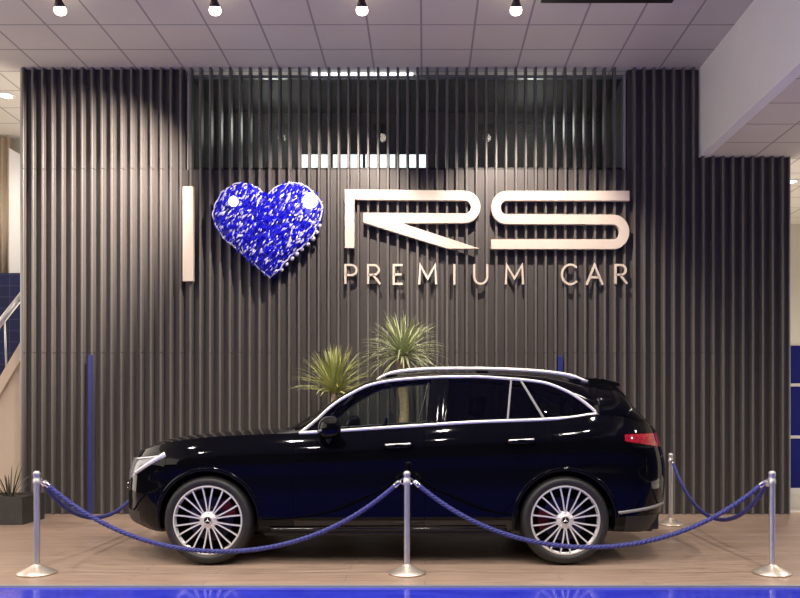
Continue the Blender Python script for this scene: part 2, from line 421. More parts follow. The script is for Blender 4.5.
# ceiling spotlights that wash the wall
spots = []
for px, lb in ((60, 'lit ceiling spotlight at the left, above the left end of the ribbed wall'), (215, 'lit ceiling spotlight above the blue heart'),
               (362, 'lit ceiling spotlight above the left half of the letter R'), (516, 'lit ceiling spotlight above the letter S, rightmost of the row')):
    p = P(px, 9, 7.95)
    t = thing('ceiling_spotlight', lb, 'spotlight', (p.x, 7.95, ZC), 'ceiling spotlights along the wall')
    obj('mount', box(nbox(p.x-.12, p.x+.12, 7.87, 8.03, ZC-.03, ZC, .006), p.x-.012, p.x+.012, 7.938, 7.962, ZC-.14, ZC-.02), 'fix', t)
    ax = Vector((0, .42, -.9)).normalized()
    c = Vector((p.x, 7.95, ZC-.165))
    bm = bmesh.new()
    lathe(bm, [(0, .10), (.028, .098), (.034, .07), (.056, .02), (.052, .02), (.03, .05), (0, .06)], (0, 0, 0), 20)
    rot = ax.to_track_quat('-Z', 'Y').to_matrix().to_4x4()
    bmesh.ops.transform(bm, matrix=Matrix.Translation(c) @ rot, verts=bm.verts)
    obj('lamp_head', bm, 'fix', t, smooth=True)
    bm = bmesh.new()
    lathe(bm, [(0, .06), (.025, .045), (.05, .02), (.06, -.01), (.055, -.035), (.035, -.055), (0, -.062)], (0, 0, 0), 20)
    bmesh.ops.transform(bm, matrix=Matrix.Translation(c) @ rot, verts=bm.verts)
    obj('bulb', bm, 'bulb', t, smooth=True)
    spots.append(c+ax*.09)
a, b = P(541, 0, 8.1), P(673, 0, 8.1)
tag(obj('ceiling_track', nbox(a.x, b.x, 8.06, 8.13, ZC-.016, ZC, .004), 'plastic'), 'black lighting track on the ceiling at the top right', 'track')
p = P(6, 95, 10.52)
t = thing('downlight', 'round lit downlight in the ceiling left of the ribbed wall', 'downlight', (p.x, 10.52, ZC))
obj('bulb', lathe(bmesh.new(), [(0, ZC-.02), (.07, ZC-.016), (.08, ZC-.002), (0, ZC-.001)], (p.x, 10.52, 0), 24), 'bulb_cool', t, smooth=True)
obj('ring', lathe(bmesh.new(), [(.08, ZC-.002), (.085, ZC-.018), (.11, ZC-.012), (.115, ZC-.001)], (p.x, 10.52, 0), 24), 'white_metal', t, smooth=True)
p = P(792, 181, 10.73)
t = thing('downlight', 'small lit downlight in the low ceiling at the right edge', 'downlight', (p.x, 10.73, ZL))
obj('bulb', lathe(bmesh.new(), [(0, ZL-.02), (.05, ZL-.016), (.06, ZL-.002), (0, ZL-.001)], (p.x, 10.73, 0), 24), 'bulb_cool', t, smooth=True)
obj('ring', lathe(bmesh.new(), [(.06, ZL-.002), (.064, ZL-.018), (.085, ZL-.012), (.09, ZL-.001)], (p.x, 10.73, 0), 24), 'white_metal', t, smooth=True)
# ------------------------------------------------------------------ the car
D0 = 6.436; YC = D0+.945            # near flank plane, car centre plane
car = thing('car', 'glossy black five door SUV car with silver roof rails parked behind the blue rope barrier', 'car', (-.25, YC, 0))
XF, XRr = -2.635, 2.115             # nose and tail on the centre line
FW, RW, WZ, AR = -1.754, 1.134, .365, .405
def Q(px, py, hw):
    d = YC-hw; return ((px-CX)*d/F, CH+(CY-py)*d/F)

# side table of half widths against normalised height
f_hw = pchip([0, .04, .10, .25, .42, .58, .68, .74, .80, .88, .95, 1.0], [.845, .885, .912, .930, .940, .940, .944, .945, .938, .915, .886, .862])
f_top = pchip([-2.64, -2.54, -2.44, -2.265, -2.06, -1.795, -1.48, -1.2, -1.02, -.204, .448, .937, 1.18, 1.418, 1.60, 1.80, 1.95, 2.06, 2.12],
              [.865, .885, .912, .962, 1.000, 1.032, 1.052, 1.062, 1.068, 1.118, 1.158, 1.176, 1.192, 1.221, 1.205, 1.155, 1.105, 1.065, 1.055])
f_low = pchip([-2.65, -2.45, -2.2, -1.9, -1.3, 0, .7, 1.5, 1.8, 2.0, 2.12], [.315, .300, .255, .255, .262, .266, .266, .265, .255, .285, .31])
f_nose = pchip([.2, .30, .40, .55, .70, .80, .88, .96], [.06, .02, .0, .0, .012, .03, .06, .11])      # set back of the nose by height
f_tail = pchip([.2, .30, .40, .52, .62, .75, .85, .95, 1.05, 1.12], [-.14, -.09, -.055, -.02, -.01, -.005, -.02, -.045, -.075, -.10])
NR = 26
vrows = [0, .02, .05] + list(np.linspace(.09, .91, NR-6)) + [.945, .975, 1.0]
cols = []            # each: (x nominal, plan factor, nose weight, tail weight)
A1, N1, A2, N2 = .78, 2.35, .56, 2.6
nth = 22
for k in range(nth):
    th = (PI/2)*(k+.0)/nth
    cols.append((XF+A1*(1-math.cos(th)**(2/N1)), math.sin(th)**(2/N1), math.cos(th)**1.3, 0))
x = XF+A1
sx_ = []
while x < XRr-A2-.01:
    sx_.append(x); x += .036
for xc_ in (-1.062, -.005, 1.03):
    i_ = min(range(len(sx_)), key=lambda i: abs(sx_[i]-xc_)); sx_[i_] = xc_
cols += [(x_, 1, 0, 0) for x_ in sx_]
for k in range(nth, -1, -1):
    th = (PI/2)*k/nth
    cols.append((XRr-A2*(1-math.cos(th)**(2/N2)), math.sin(th)**(2/N2), 0, math.cos(th)**1.3))
top = []             # upper edge of the flank on the near side
grid = []
for (x, pf, wn, wt) in cols:
    zt, zl = f_top(x), f_low(x); row = []
    for v in vrows:
        z = zl+(zt-zl)*v; hw = f_hw(v)*pf
        xx = x+f_nose(z)*wn+f_tail(z)*wt
        row.append((xx, hw, z))
    grid.append(row); top.append(row[-1])
skin = bmesh.new()
for sgn in (-1, 1):
    V = [[skin.verts.new((x, YC+sgn*y, z)) for x, y, z in row] for row in grid]
    for i in range(len(V)-1):
        for j in range(len(vrows)-1):
            q = (V[i][j], V[i+1][j], V[i+1][j+1], V[i][j+1])
            try: skin.faces.new(q if sgn < 0 else tuple(reversed(q)))
            except ValueError: pass
bmesh.ops.remove_doubles(skin, verts=skin.verts, dist=.0006)
def cut(bm, p0, p1, pred=None, both=False):
    """slice with the plane through the side-view line p0-p1"""
    fs = [f for f in bm.faces if pred is None or pred(f.calc_center_median())]
    ed = set(e for f in fs for e in f.edges); vs = set(v for f in fs for v in f.verts)
    d = Vector((p1[0]-p0[0], 0, p1[1]-p0[1])); n = Vector((d.z, 0, -d.x)).normalized()
    return bmesh.ops.bisect_plane(bm, geom=fs+list(ed)+list(vs), dist=1e-5, plane_co=(p0[0], 0, p0[1]), plane_no=n)
def side(p0, p1, c):       # >0 on the left of p0->p1
    return (p1[0]-p0[0])*(c.z-p0[1])-(p1[1]-p0[1])*(c.x-p0[0])
# wheel openings
def arch_pts(cx, n=40):
    return [(cx+AR*math.cos(2*PI*k/n), WZ+AR*math.sin(2*PI*k/n)) for k in range(n)]
for cx in (FW, RW):
    ap = arch_pts(cx)
    for k in range(len(ap)):
        p0, p1 = ap[k], ap[(k+1) % len(ap)]
        if max(p0[1], p1[1]) < .15: continue
        # only faces still inside all earlier planes
        def inside_prev(c, k=k):
            if abs(c.x-cx) > .60 or abs(c.y-YC) < .5: return False
            return all(side(ap[j], ap[(j+1) % len(ap)], c) > -1e-5 for j in range(k) if max(ap[j][1], ap[(j+1) % len(ap)][1]) >= .15)
        cut(skin, p0, p1, inside_prev)
    kill = [f for f in skin.faces if abs(f.calc_center_median().y-YC) > .5 and abs(f.calc_center_median().x-cx) < .6 and
            all(side(ap[j], ap[(j+1) % len(ap)], f.calc_center_median()) > -1e-6 for j in range(len(ap)) if max(ap[j][1], ap[(j+1) % len(ap)][1]) >= .15)]
    bmesh.ops.delete(skin, geom=kill, context='FACES')
# shut lines and lamps
XD1, XD2, XD3, XBF, XBR, ZSILL = -1.062, -.005, 1.03, -2.10, 1.62, .365
H0, H1 = Q(139, 474, .62), Q(171, 455.6, .80)        # lower edge of the headlamp
H2, H3 = Q(137, 456.8, .55), Q(171.5, 454.2, .80)    # upper edge
T0, T1 = (1.60, 1.005), (2.0, .945); T2, T3 = (1.60, 1.060), (2.2, 1.075)
XT = 1.61
SL0, SL1 = (.70, .50), (1.03, .82)
cut(skin, (XD1, 0), (XD1, 1)); cut(skin, (XD2, 0), (XD2, 1)); cut(skin, (XD3, 0), (XD3, 1), lambda c: c.z > .6)
cut(skin, SL0, SL1, lambda c: .5 < c.x < 1.06 and .3 < c.z < .9)
cut(skin, (-1.2, ZSILL), (.8, ZSILL), lambda c: -1.5 < c.x < .9)
cut(skin, (XBF, 0), (XBF, 1)); cut(skin, (XBR, 0), (XBR, 1), lambda c: c.z < .72)
cut(skin, H0, H1, lambda c: c.x < XBF and c.z > .6); cut(skin, H2, H3, lambda c: c.x < XBF and c.z > .75)
cut(skin, (-3, .42), (0, .42), lambda c: c.x < XBF and abs(c.y-YC) < .75)
cut(skin, (0, .66), (3, .66), lambda c: c.x > 1.5); cut(skin, (0, .40), (3, .40), lambda c: c.x > 1.5)
cut(skin, T0, T1, lambda c: c.x > 1.5 and c.z > .8); cut(skin, T2, T3, lambda c: c.x > 1.5 and c.z > .8); cut(skin, (XT, 0), (XT, 1), lambda c: c.z > .9)
def classify(f):
    c = f.calc_center_median(); y = abs(c.y-YC); s = 'N' if c.y < YC else 'X'
    if c.x < XBF:
        if side(H0, H1, c) > 0 and side(H2, H3, c) < 0 and y > .40: return ('headlight', s)
        if side(H2, H3, c) > 0 and y > .45: return ('front_fender', s)
        if y < .42 and .42 < c.z < .80: return ('grille', '')
        if c.z < .42 and y < .75: return ('air_intake', '')
        return ('front_bumper', '')
    if c.x < XD1:
        return ('front_fender', s)
    if c.z < ZSILL and c.x < .75: return ('sill', s)
    if c.x < XD2: return ('front_door', s)
    if c.x < XD3 and side(SL0, SL1, c) > 0: return ('rear_door', s)
    if c.x > XT and side(T0, T1, c) > 0 and side(T2, T3, c) < 0: return ('tail_light', s)
    if c.x > XBR and c.z < .40: return ('rear_skirt', '')
    if c.x > XBR and c.z < .66: return ('rear_bumper', '')
    if y < .56 and c.x > 1.9: return ('tailgate', '')
    return ('rear_quarter', s)
def shutline(bm, w=.0014, depth=.004):
    """roll the panel's edge inward so neighbouring panels meet in a groove"""
    bmesh.ops.recalc_face_normals(bm, faces=bm.faces)
    tot = sum((f.normal.dot((f.calc_center_median()-Vector((f.calc_center_median().x*.8, YC, .5))))*f.calc_area()) for f in bm.faces)
    if tot < 0: bmesh.ops.reverse_faces(bm, faces=bm.faces)
    bm.normal_update()
    r = bmesh.ops.inset_region(bm, faces=list(bm.faces), thickness=w, depth=0, use_boundary=True, use_even_offset=True)
    for f in r['faces']: f.material_index = 1  # edge ring coloured near-black, painting in the shade of the gap
    bm.normal_update()
    mv = [(v, v.normal.copy()) for v in bm.verts if any(e.is_boundary for e in v.link_edges)]
    for v, n in mv: v.co -= n*depth
def split_panels(bm, cls):
    d = {}
    for f in bm.faces: d.setdefault(cls(f), []).append(f)
    out = {}
    for key, fs in d.items():
        nb = bmesh.new(); mp = {}
        for f in fs:
            q = []
            for v in f.verts:
                if v.index not in mp: mp[v.index] = nb.verts.new(v.co)
                q.append(mp[v.index])
            try: nb.faces.new(q)
            except ValueError: pass
        out[key] = nb
    return out
skin.verts.index_update()
panels = split_panels(skin, classify); skin.free()
PM = {'headlight': 'lens', 'tail_light': 'red_lens', 'sill': 'gloss_black', 'grille': 'gloss_black', 'air_intake': 'plastic', 'rear_skirt': 'plastic'}
made = {}
for key in sorted(panels):
    bm = panels[key]; shutline(bm)
    made[key] = obj(key[0], bm, [PM.get(key[0], 'paint'), 'seal'], car, angle=32)
    if key[0] == 'headlight': made[key]['label'] = 'clear headlight lens'
    if key[0] == 'tail_light': made[key]['label'] = 'glossy red tail light'

# bonnet: strips between the two upper edges
f_hc = pchip([-2.64, -2.53, -2.43, -2.265, -2.06, -1.795, -1.481, -1.30, -1.14], [.885, .915, .945, 1.003, 1.038, 1.064, 1.086, 1.094, 1.10])
hood = bmesh.new(); NC = 24; rows = []
XH = -1.19
for (x, y, z) in top:
    if x > XH: break
    zc = max(f_hc(x), z); r = []
    for k in range(NC+1):
        s = -1+2*k/NC; r.append(hood.verts.new((x, YC+s*y, z+(zc-z)*(1-abs(s)**2.6))))
    rows.append(r)
for A, B in zip(rows, rows[1:]):
    for k in range(NC): hood.faces.new((A[k], B[k], B[k+1], A[k+1]))
bmesh.ops.remove_doubles(hood, verts=hood.verts, dist=.0005)
shutline(hood); obj('hood', hood, ['paint', 'seal'], car, angle=32)

# greenhouse: flank glass, roof sides, roof, screens
f_zu = pchip([q[0] for q in [(-1.019, 0), (-.893, 0), (-.75, 0), (-.604, 0), (-.47, 0), (-.337, 0), (-.208, 0), (.125, 0), (.375, 0), (.708, 0), (.958, 0), (1.17, 0), (1.31, 0), (1.42, 0)]],
             [1.068, 1.174, 1.306, 1.397, 1.462, 1.494, 1.511, 1.532, 1.536, 1.517, 1.490, 1.414, 1.322, 1.221])
f_zc = pchip([-1.25, -1.14, -1.036, -.874, -.73, -.622, -.45, -.2, .2, .6, 1.0, 1.4, 1.58, 1.64, 1.67, 1.706, 1.79, 1.90, 1.96, 2.0, 2.05, 2.12],
             [1.09, 1.125, 1.198, 1.297, 1.388, 1.455, 1.530, 1.582, 1.604, 1.604, 1.588, 1.553, 1.530, 1.515, 1.48, 1.40, 1.295, 1.155, 1.095, 1.072, 1.06, 1.055])
DX0, DX1 = -1.019, 1.418
def hwg(z, x):                        # half width of the side glass
    base = .862 if x < 1.0 else .862-.03*((x-1.0)/.42)
    return base-.335*max(z-f_top(x), 0)
NS = 16; NG = 8
gcols = [t for t in top if t[0] > XH-.04]
gl = {}; upper = bmesh.new(); ur = []
glass_rows = []
for (x, y, z) in gcols:
    dlo = DX0 <= x <= DX1
    zu = max(f_zu(x), z) if dlo else z
    hu = min(hwg(zu, x), y) if dlo else y
    zc = max(f_zc(x), zu+.004)
    n = 2.25 if x < -.3 else 2.35
    r = []
    ph = [0, .16, .30] + list(np.linspace(.42, PI/2, NS-2))
    half = [(hu*math.cos(p)**(2/n) if p < PI/2-1e-6 else 0, zu+(zc-zu)*math.sin(p)**(2/n)) for p in ph]
    pts = [(-a, b) for a, b in half] + [(a, b) for a, b in reversed(half[:-1])]
    ur.append([upper.verts.new((x, YC+a, b)) for a, b in pts])
    if dlo: glass_rows.append((x, [(min(hwg(z+(zu-z)*k/NG, x), y)+.004*math.sin(PI*k/NG), z+(zu-z)*k/NG) for k in range(NG+1)]))
for A, B in zip(ur, ur[1:]):
    for k in range(len(A)-1):
        try: upper.faces.new((A[k], B[k], B[k+1], A[k+1]))
        except ValueError: pass
bmesh.ops.remove_doubles(upper, verts=upper.verts, dist=.0004)
XR1 = 1.66
cut(upper, (-.50, 1), (-.50, 2)); cut(upper, (XR1, 1), (XR1, 2)); cut(upper, (-.42, 1), (-.42, 2)); cut(upper, (DX1, 1), (DX1, 2))
def cls_u(f):
    c = f.calc_center_median(); y = abs(c.y-YC)
    lim = .70 if c.x < -.9 else .70-.12*min(max((c.x+.9)/.4, 0), 1)
    if c.x < -.50:
        if y < lim and c.z > 1.095: return ('windshield', '')
        return ('front_pillar', 'N' if c.y < YC else 'X') if c.z > 1.095 and y > .3 else ('cowl', 'N' if c.y < YC else 'X')
    if c.x > XR1: return ('rear_window', '') if y < .52 and c.z > 1.12 else ('rear_pillar', '')
    if c.x > DX1 and y > .58: return ('rear_pillar', '')
    return ('roof', '')
upper.verts.index_update()
for key, bm in sorted(split_panels(upper, cls_u).items()):
    shutline(bm, .002, .004)
    obj(key[0], bm, [{'windshield': 'clear', 'rear_window': 'glass_dark', 'cowl': 'plastic'}.get(key[0], 'paint'), 'seal'], car, angle=32)
upper.free()

# side windows, frames, pillars (both sides)
def glass_pt(x, z, sgn, out=0.):
    return Vector((x, YC+sgn*(min(hwg(z, x), .95)+.004+out), z))
def strip_between(bm, pa, pb, w, sgn, th=.006, out=.004):
    """slanting pillar strip laid over the glass from side-view point pa to pb"""
    n = 8; fr = []
    for k in range(n+1):
        u = k/n; x = pa[0]+(pb[0]-pa[0])*u; z = pa[1]+(pb[1]-pa[1])*u
        fr.append([bm.verts.new(glass_pt(x+dx, z, sgn, o)) for dx, o in ((-w/2, -.004), (-w/2, out), (-w/3.2, out+w*.05), (0, out+w*.075), (w/3.2, out+w*.05), (w/2, out), (w/2, -.004))])
    for A, B in zip(fr, fr[1:]):
        for k in range(7): bm.faces.new((A[k], A[(k+1) % 7], B[(k+1) % 7], B[k]))
    bm.faces.new(fr[0]); bm.faces.new(list(reversed(fr[-1])))
    bmesh.ops.recalc_face_normals(bm, faces=bm.faces)
    return bm
ztop = lambda x: f_zu(x)
for sgn in (-1, 1):
    for (nm, xa, xb, mt) in (('front_window', DX0, .085, 'clear'), ('rear_door_window', .085, .93, 'tinted'), ('quarter_window', .93, DX1, 'tinted')):
        bm = bmesh.new(); prev = None
        xs = sorted(set([xa, xb]+[g_[0] for g_ in glass_rows if xa < g_[0] < xb]))
        for x in xs:
            z0, z1 = f_top(x)-.01, max(f_zu(x), f_top(x))
            r = [bm.verts.new((x, YC+sgn*(hwg(z0+(z1-z0)*k/NG, x)), z0+(z1-z0)*k/NG)) for k in range(NG+1)]
            if prev:
                for k in range(NG): bm.faces.new((prev[k], r[k], r[k+1], prev[k+1]) if sgn < 0 else (prev[k+1], r[k+1], r[k], prev[k]))
            prev = r
        obj(nm, bm, mt, car, smooth=True)
    # bright frame: lower rail and upper rail
    xs = np.linspace(DX0-.005, DX1+.01, 70)
    bm = bmesh.new(); tube(bm, [Vector((x, YC+sgn*(hwg(f_top(x), x)+.006), f_top(x)+.002)) for x in xs], .0135, 8, flat=.6)
    obj('lower_chrome_trim', bm, 'bright_trim', car, smooth=True)
    bm = bmesh.new(); tube(bm, [Vector((x, YC+sgn*(hwg(f_zu(x), x)+.006), f_zu(x)-.002)) for x in xs], .0125, 8, flat=.6)
    obj('upper_chrome_trim', bm, 'bright_trim', car, smooth=True)
    bm = strip_between(bmesh.new(), (.095, 1.156), (.125, ztop(.12)-.02), .150, sgn); strip_between(bm, (.158, 1.156), (.178, ztop(.17)-.02), .02, sgn, out=.006)
    obj('middle_pillar', bm, 'pillar_black', car, angle=45)
    obj('window_divider', strip_between(bmesh.new(), Q(507.5, 420, .86), Q(510.7, 380, .72), .016, sgn, out=.007), 'grey_frame', car)
    obj('rear_door_frame', strip_between(bmesh.new(), Q(543.5, 418, .86), Q(520.5, 381, .72), .022, sgn, out=.007), 'grey_frame', car)
    obj('front_door_frame', strip_between(bmesh.new(), Q(418, 423, .86), Q(428.5, 383, .72), .008, sgn, out=.005), 'plastic', car)
    # roof rail
    rx = [-.40, -.34, -.22, -.05, .13, .4, .63, .82, .97, 1.14, 1.28, 1.365]
    rz = pchip(rx, [1.508, 1.548, 1.578, 1.596, 1.603, 1.604, 1.599, 1.591, 1.580, 1.560, 1.528, 1.492])
    ry = pchip(rx, [.675, .652, .645, .642, .64, .64, .64, .642, .645, .65, .655, .665])
    xs = np.linspace(rx[0], rx[-1], 48)
    bm = bmesh.new(); rr = [.0185 if .05 < i/47 < .95 else .014 for i in range(48)]
    tube(bm, [Vector((x, YC+sgn*ry(x), rz(x))) for x in xs], rr, 10, flat=.8)
    rail = obj('roof_rail', bm, 'satin', car, smooth=True); rail['label'] = 'satin silver roof rail'
    for x in (-.28, .48, 1.26): obj('rail_foot', nbox(x-.05, x+.05, YC+sgn*ry(x)-.010, YC+sgn*ry(x)+.010, rz(x)-.050, rz(x)-.012, .004), 'gloss_black', rail)
    # door handles with bright inlay
    for (x0, z0) in ((Q(398, 446.5, .93)), (Q(521, 442, .93))):
        hw0 = .944
        bm = bmesh.new(); n = 16
        tube(bm, [Vector((x0-.115+.23*k/n, YC+sgn*(hw0-.012+.040*math.sin(PI*min(max(k/n, .0), 1))**.45), z0+.010*k/n)) for k in range(n+1)], [.012+.007*math.sin(PI*k/n) for k in range(n+1)], 10, flat=.7)
        h = obj('door_handle', bm, 'paint', made[('front_door' if x0 < 0 else 'rear_door', 'N' if sgn < 0 else 'X')], smooth=True)
        bm = bmesh.new(); tube(bm, [Vector((x0-.10+.20*k/n, YC+sgn*(hw0+.026-.02*abs(2*k/n-1)**3), z0+.012+.010*k/n)) for k in range(n+1)], .009, 8)
        o_ = obj('handle_trim', bm, 'bright_trim', made[('front_door' if x0 < 0 else 'rear_door', 'N' if sgn < 0 else 'X')], smooth=True); o_['label'] = 'chrome handle inlay'
    # sill trim
    bm = bmesh.new(); tube(bm, [Vector((x, YC+sgn*(f_hw(.05)+.012), f_low(x)+.028)) for x in np.linspace(-1.26, .66, 30)], .011, 8, flat=.7)
    obj('sill_trim', bm, 'gloss_black', made[('sill', 'N' if sgn < 0 else 'X')], smooth=True)
    # lip around the wheel opening and dark liner behind it
    for cx in (FW, RW):
        a0 = math.asin((.285-WZ)/AR) ; bm = bmesh.new(); R1 = []
        for k in range(41):
            a = a0+(PI-2*a0)*k/40; x, z = cx+AR*math.cos(a), WZ+AR*math.sin(a)
            zl, zt = f_low(x), f_top(x); y = f_hw(min(max((z-zl)/(zt-zl), 0), 1))
            # plan taper ahead of and behind the axles
            pf = 1
            if x < XF+A1: pf = (1-(1-(x-XF)/A1)**N1)**(1/N1)
            if x > XRr-A2: pf = (1-(1-(XRr-x)/A2)**N2)**(1/N2)
            y *= pf
            c, s = math.cos(a), math.sin(a)
            R1.append([bm.verts.new((cx+(AR+dr)*c, YC+sgn*(y+dy), WZ+(AR+dr)*s)) for dr, dy in ((.030, -.006), (.024, .006), (.004, .008), (-.006, .0), (-.006, -.05))])
        for A, B in zip(R1, R1[1:]):
            for k in range(4): bm.faces.new((A[k], B[k], B[k+1], A[k+1]) if sgn > 0 else (A[k+1], B[k+1], B[k], A[k]))
        obj('wheel_arch', bm, 'paint', made[('front_fender' if cx < 0 else 'rear_quarter', 'N' if sgn < 0 else 'X')], smooth=True)
        bm = bmesh.new(); R1 = []
        for k in range(33):
            a = a0+(PI-2*a0)*k/32; R1.append([bm.verts.new((cx+(AR+.004)*math.cos(a), YC+sgn*y, WZ+(AR+.004)*math.sin(a))) for y in (.90 if cx > 0 else .87, .58)])
        for A, B in zip(R1, R1[1:]): bm.faces.new((A[0], B[0], B[1], A[1]))
        bm.faces.new([r[1] for r in R1])
        obj('wheel_liner', bm, 'plastic', car)
    # mirror
    bm = bmesh.new(); r_ = bmesh.ops.create_uvsphere(bm, u_segments=28, v_segments=18, radius=1)
    for v in bm.verts:
        p = v.co; q = Vector([math.copysign(abs(c)**.72, c) for c in p]); 
        v.co = Vector((-.765+q.x*.088*(1-.18*q.z)-.03*(q.y*-sgn*-1), YC+sgn*(1.01+q.y*.105), 1.118+q.z*.088+.012*q.x))
    mir = obj('mirror', bm, 'paint', car, smooth=True); mir['label'] = 'gloss black door mirror'
    bm = bmesh.new(); tube(bm, [Vector((-.79, YC+sgn*.86, 1.035)), Vector((-.775, YC+sgn*.93, 1.035)), Vector((-.765, YC+sgn*.985, 1.055))], [.06, .05, .05], 12, flat=.4)
    obj('mirror_arm', bm, 'plastic', mir, smooth=True)
    bm = bmesh.new(); tube(bm, [Vector((-.842, YC+sgn*.96, 1.085)), Vector((-.850, YC+sgn*1.03, 1.09)), Vector((-.815, YC+sgn*1.10, 1.095))], .008, 8)
    obj('turn_signal', bm, 'lens', mir, smooth=True)
    # lit blade of the daytime light and lamp optics inside the headlight
    hl = made[('headlight', 'N' if sgn < 0 else 'X')]
    def outline(x, z):         # point of the flank at side-view x, z (nose corner)
        pf = (1-(1-min(max((x-XF-f_nose(z)*.5)/A1, 0.0001), 1))**N1)**(1/N1)
        v = (z-f_low(x))/(f_top(x)-f_low(x)); return f_hw(min(max(v, 0), 1))*pf
    bm = bmesh.new()
    pts = []
    for k in range(15):
        u = k/14; x = H3[0]-.02+(H2[0]+.06-H3[0])*u; z = (H3[1]-.006)*(1-u)+(H2[1]-.008)*u
        pts.append(Vector((x, YC+sgn*(outline(x, z)+.004), z)))
    for k in range(1, 7):
        u = k/6; x = H3[0]-.02+(H0[0]+.10-H3[0])*u
    tube(bm, pts, .007, 8)
    obj('daytime_light', bm, 'drl', hl, smooth=True)
    bm = bmesh.new(); pts = []
    for k in range(13):
        u = k/12; x = H1[0]-.02+(H0[0]+.03-H1[0])*u; z = H1[1]+(H0[1]-H1[1])*(u+.02)+.020
        pts.append(Vector((x, YC+sgn*(outline(x, z)+.002), z)))
    tube(bm, pts, [.022-.008*k/12 for k in range(13)], 8)
    obj('light_blade', bm, 'drl', hl, smooth=True)
    # grey trim low on the rear bumper
    bm = bmesh.new(); pts = []
    for k in range(17):
        u = k/16; x = Q(618.5, 512, .93)[0]+(1.995-Q(618.5, 512, .93)[0])*u; z = Q(618.5, 513, .93)[1]+.055*u
        pf = (1-(1-min(max((XRr-x+f_tail(z)*.4)/A2, 0.0001), 1))**N2)**(1/N2); v = (z-f_low(x))/(f_top(x)-f_low(x))
        pts.append(Vector((x, YC+sgn*(f_hw(v)*pf+.006), z)))
    tube(bm, pts, .013, 8, flat=.5)
    o_ = obj('bumper_trim', bm, 'grey_frame', made[('rear_bumper', '')], smooth=True); o_['label'] = 'grey trim strip'

# spoiler
bm = bmesh.new(); rr = []
for k in range(21):
    s = -1+k/10; y = s*.60; e = abs(s)**3
    pr = [(1.36, 1.548-.02*e), (1.50, 1.552-.03*e), (1.675-.03*e, 1.515-.03*e), (1.685-.03*e, 1.495-.03*e), (1.60, 1.485-.03*e), (1.36, 1.50-.03*e)]
    rr.append([bm.verts.new((x, YC+y, z)) for x, z in pr])
for A, B in zip(rr, rr[1:]):
    for k in range(6): bm.faces.new((A[k], B[k], B[(k+1) % 6], A[(k+1) % 6]))
bm.faces.new(rr[0]); bm.faces.new(list(reversed(rr[-1]))); bmesh.ops.recalc_face_normals(bm, faces=bm.faces)
obj('spoiler', bm, 'gloss_black', car, angle=50)
# star badge helper
def star(bm, c, r, axis, th=.006):
    """three pointed star in a ring; axis 'y' faces the viewer, 'x' faces forward"""
    pts = []
    for k in range(6):
        a = PI/2+k*PI/3; q = r*.92 if k % 2 == 0 else r*.16
        pts.append((q*math.cos(a), q*math.sin(a)))
    def W(u, v, w): return Vector(c)+(Vector((u, w, v)) if axis == 'y' else Vector((w, u, v)))
    A = [bm.verts.new(W(u, v, 0)) for u, v in pts]; ctr = bm.verts.new(W(0, 0, th)); back = bm.verts.new(W(0, 0, -abs(th)*.5))
    for k in range(6):
        bm.faces.new((A[k], A[(k+1) % 6], ctr)); bm.faces.new((A[(k+1) % 6], A[k], back))
    tube(bm, [W(r*math.cos(2*PI*k/28), r*math.sin(2*PI*k/28), 0) for k in range(28)], r*.08, 6, closed=True)
    return bm
gr = made[('grille', '')]
bm = bmesh.new(); star(bm, (XF-.012, YC, .63), .085, 'x', -.012); obj('badge', bm, 'chrome', gr)
for s in (-1, 1):
    bm = bmesh.new(); tube(bm, [Vector((XF+.045-.04*(1-abs(q)**2), YC+q*.40, .60+.02*s)) for q in np.linspace(-1, 1, 17)], .008, 8); obj('grille_bar', bm, 'chrome', gr, smooth=True)
# number plate recess
obj('plate_holder', nbox(XRr-.035, XRr-.005, YC-.26, YC+.26, .70, .81, .006), 'plastic', made[('tailgate', '')])

# underbody and cabin
bm = nbox(-2.30, 1.95, YC-.55, YC+.55, .22, .40, .02); box(bm, FW+AR+.02, RW-AR-.02, YC-.80, YC+.80, .22, .36, .02); box(bm, -2.35, FW-AR-.01, YC-.62, YC+.62, .26, .40, .02); box(bm, RW+AR+.01, 1.95, YC-.72, YC+.72, .26, .40, .02)
obj('underbody', bm, 'plastic', car)
bm = nbox(-1.06, -.62, YC-.74, YC+.74, .62, 1.035, .05, seg=4); box(bm, -.70, -.52, YC-.56, YC-.20, .92, 1.075, .04, seg=3)
obj('dashboard', bm, 'interior', car, smooth=True)
bm = nbox(-1.0, 1.9, YC-.78, YC+.78, .38, .44, .01); obj('cabin_floor', bm, 'interior', car)
bm = bmesh.new(); c = Vector((-.40, YC-.37, .99))
tube(bm, [c+Vector((.06*math.sin(a)*0+.11*math.sin(a)*.55, .185*math.cos(a), .185*math.sin(a))) for a in np.linspace(0, 2*PI, 33)[:-1]], .015, 10, closed=True)
tube(bm, [c+Vector((-.16, 0, -.05)), c], [.05, .06], 12); tube(bm, [c+Vector((0, -.17, 0)), c+Vector((0, .17, 0))], .018, 8)
obj('steering_wheel', bm, 'interior', car, smooth=True)
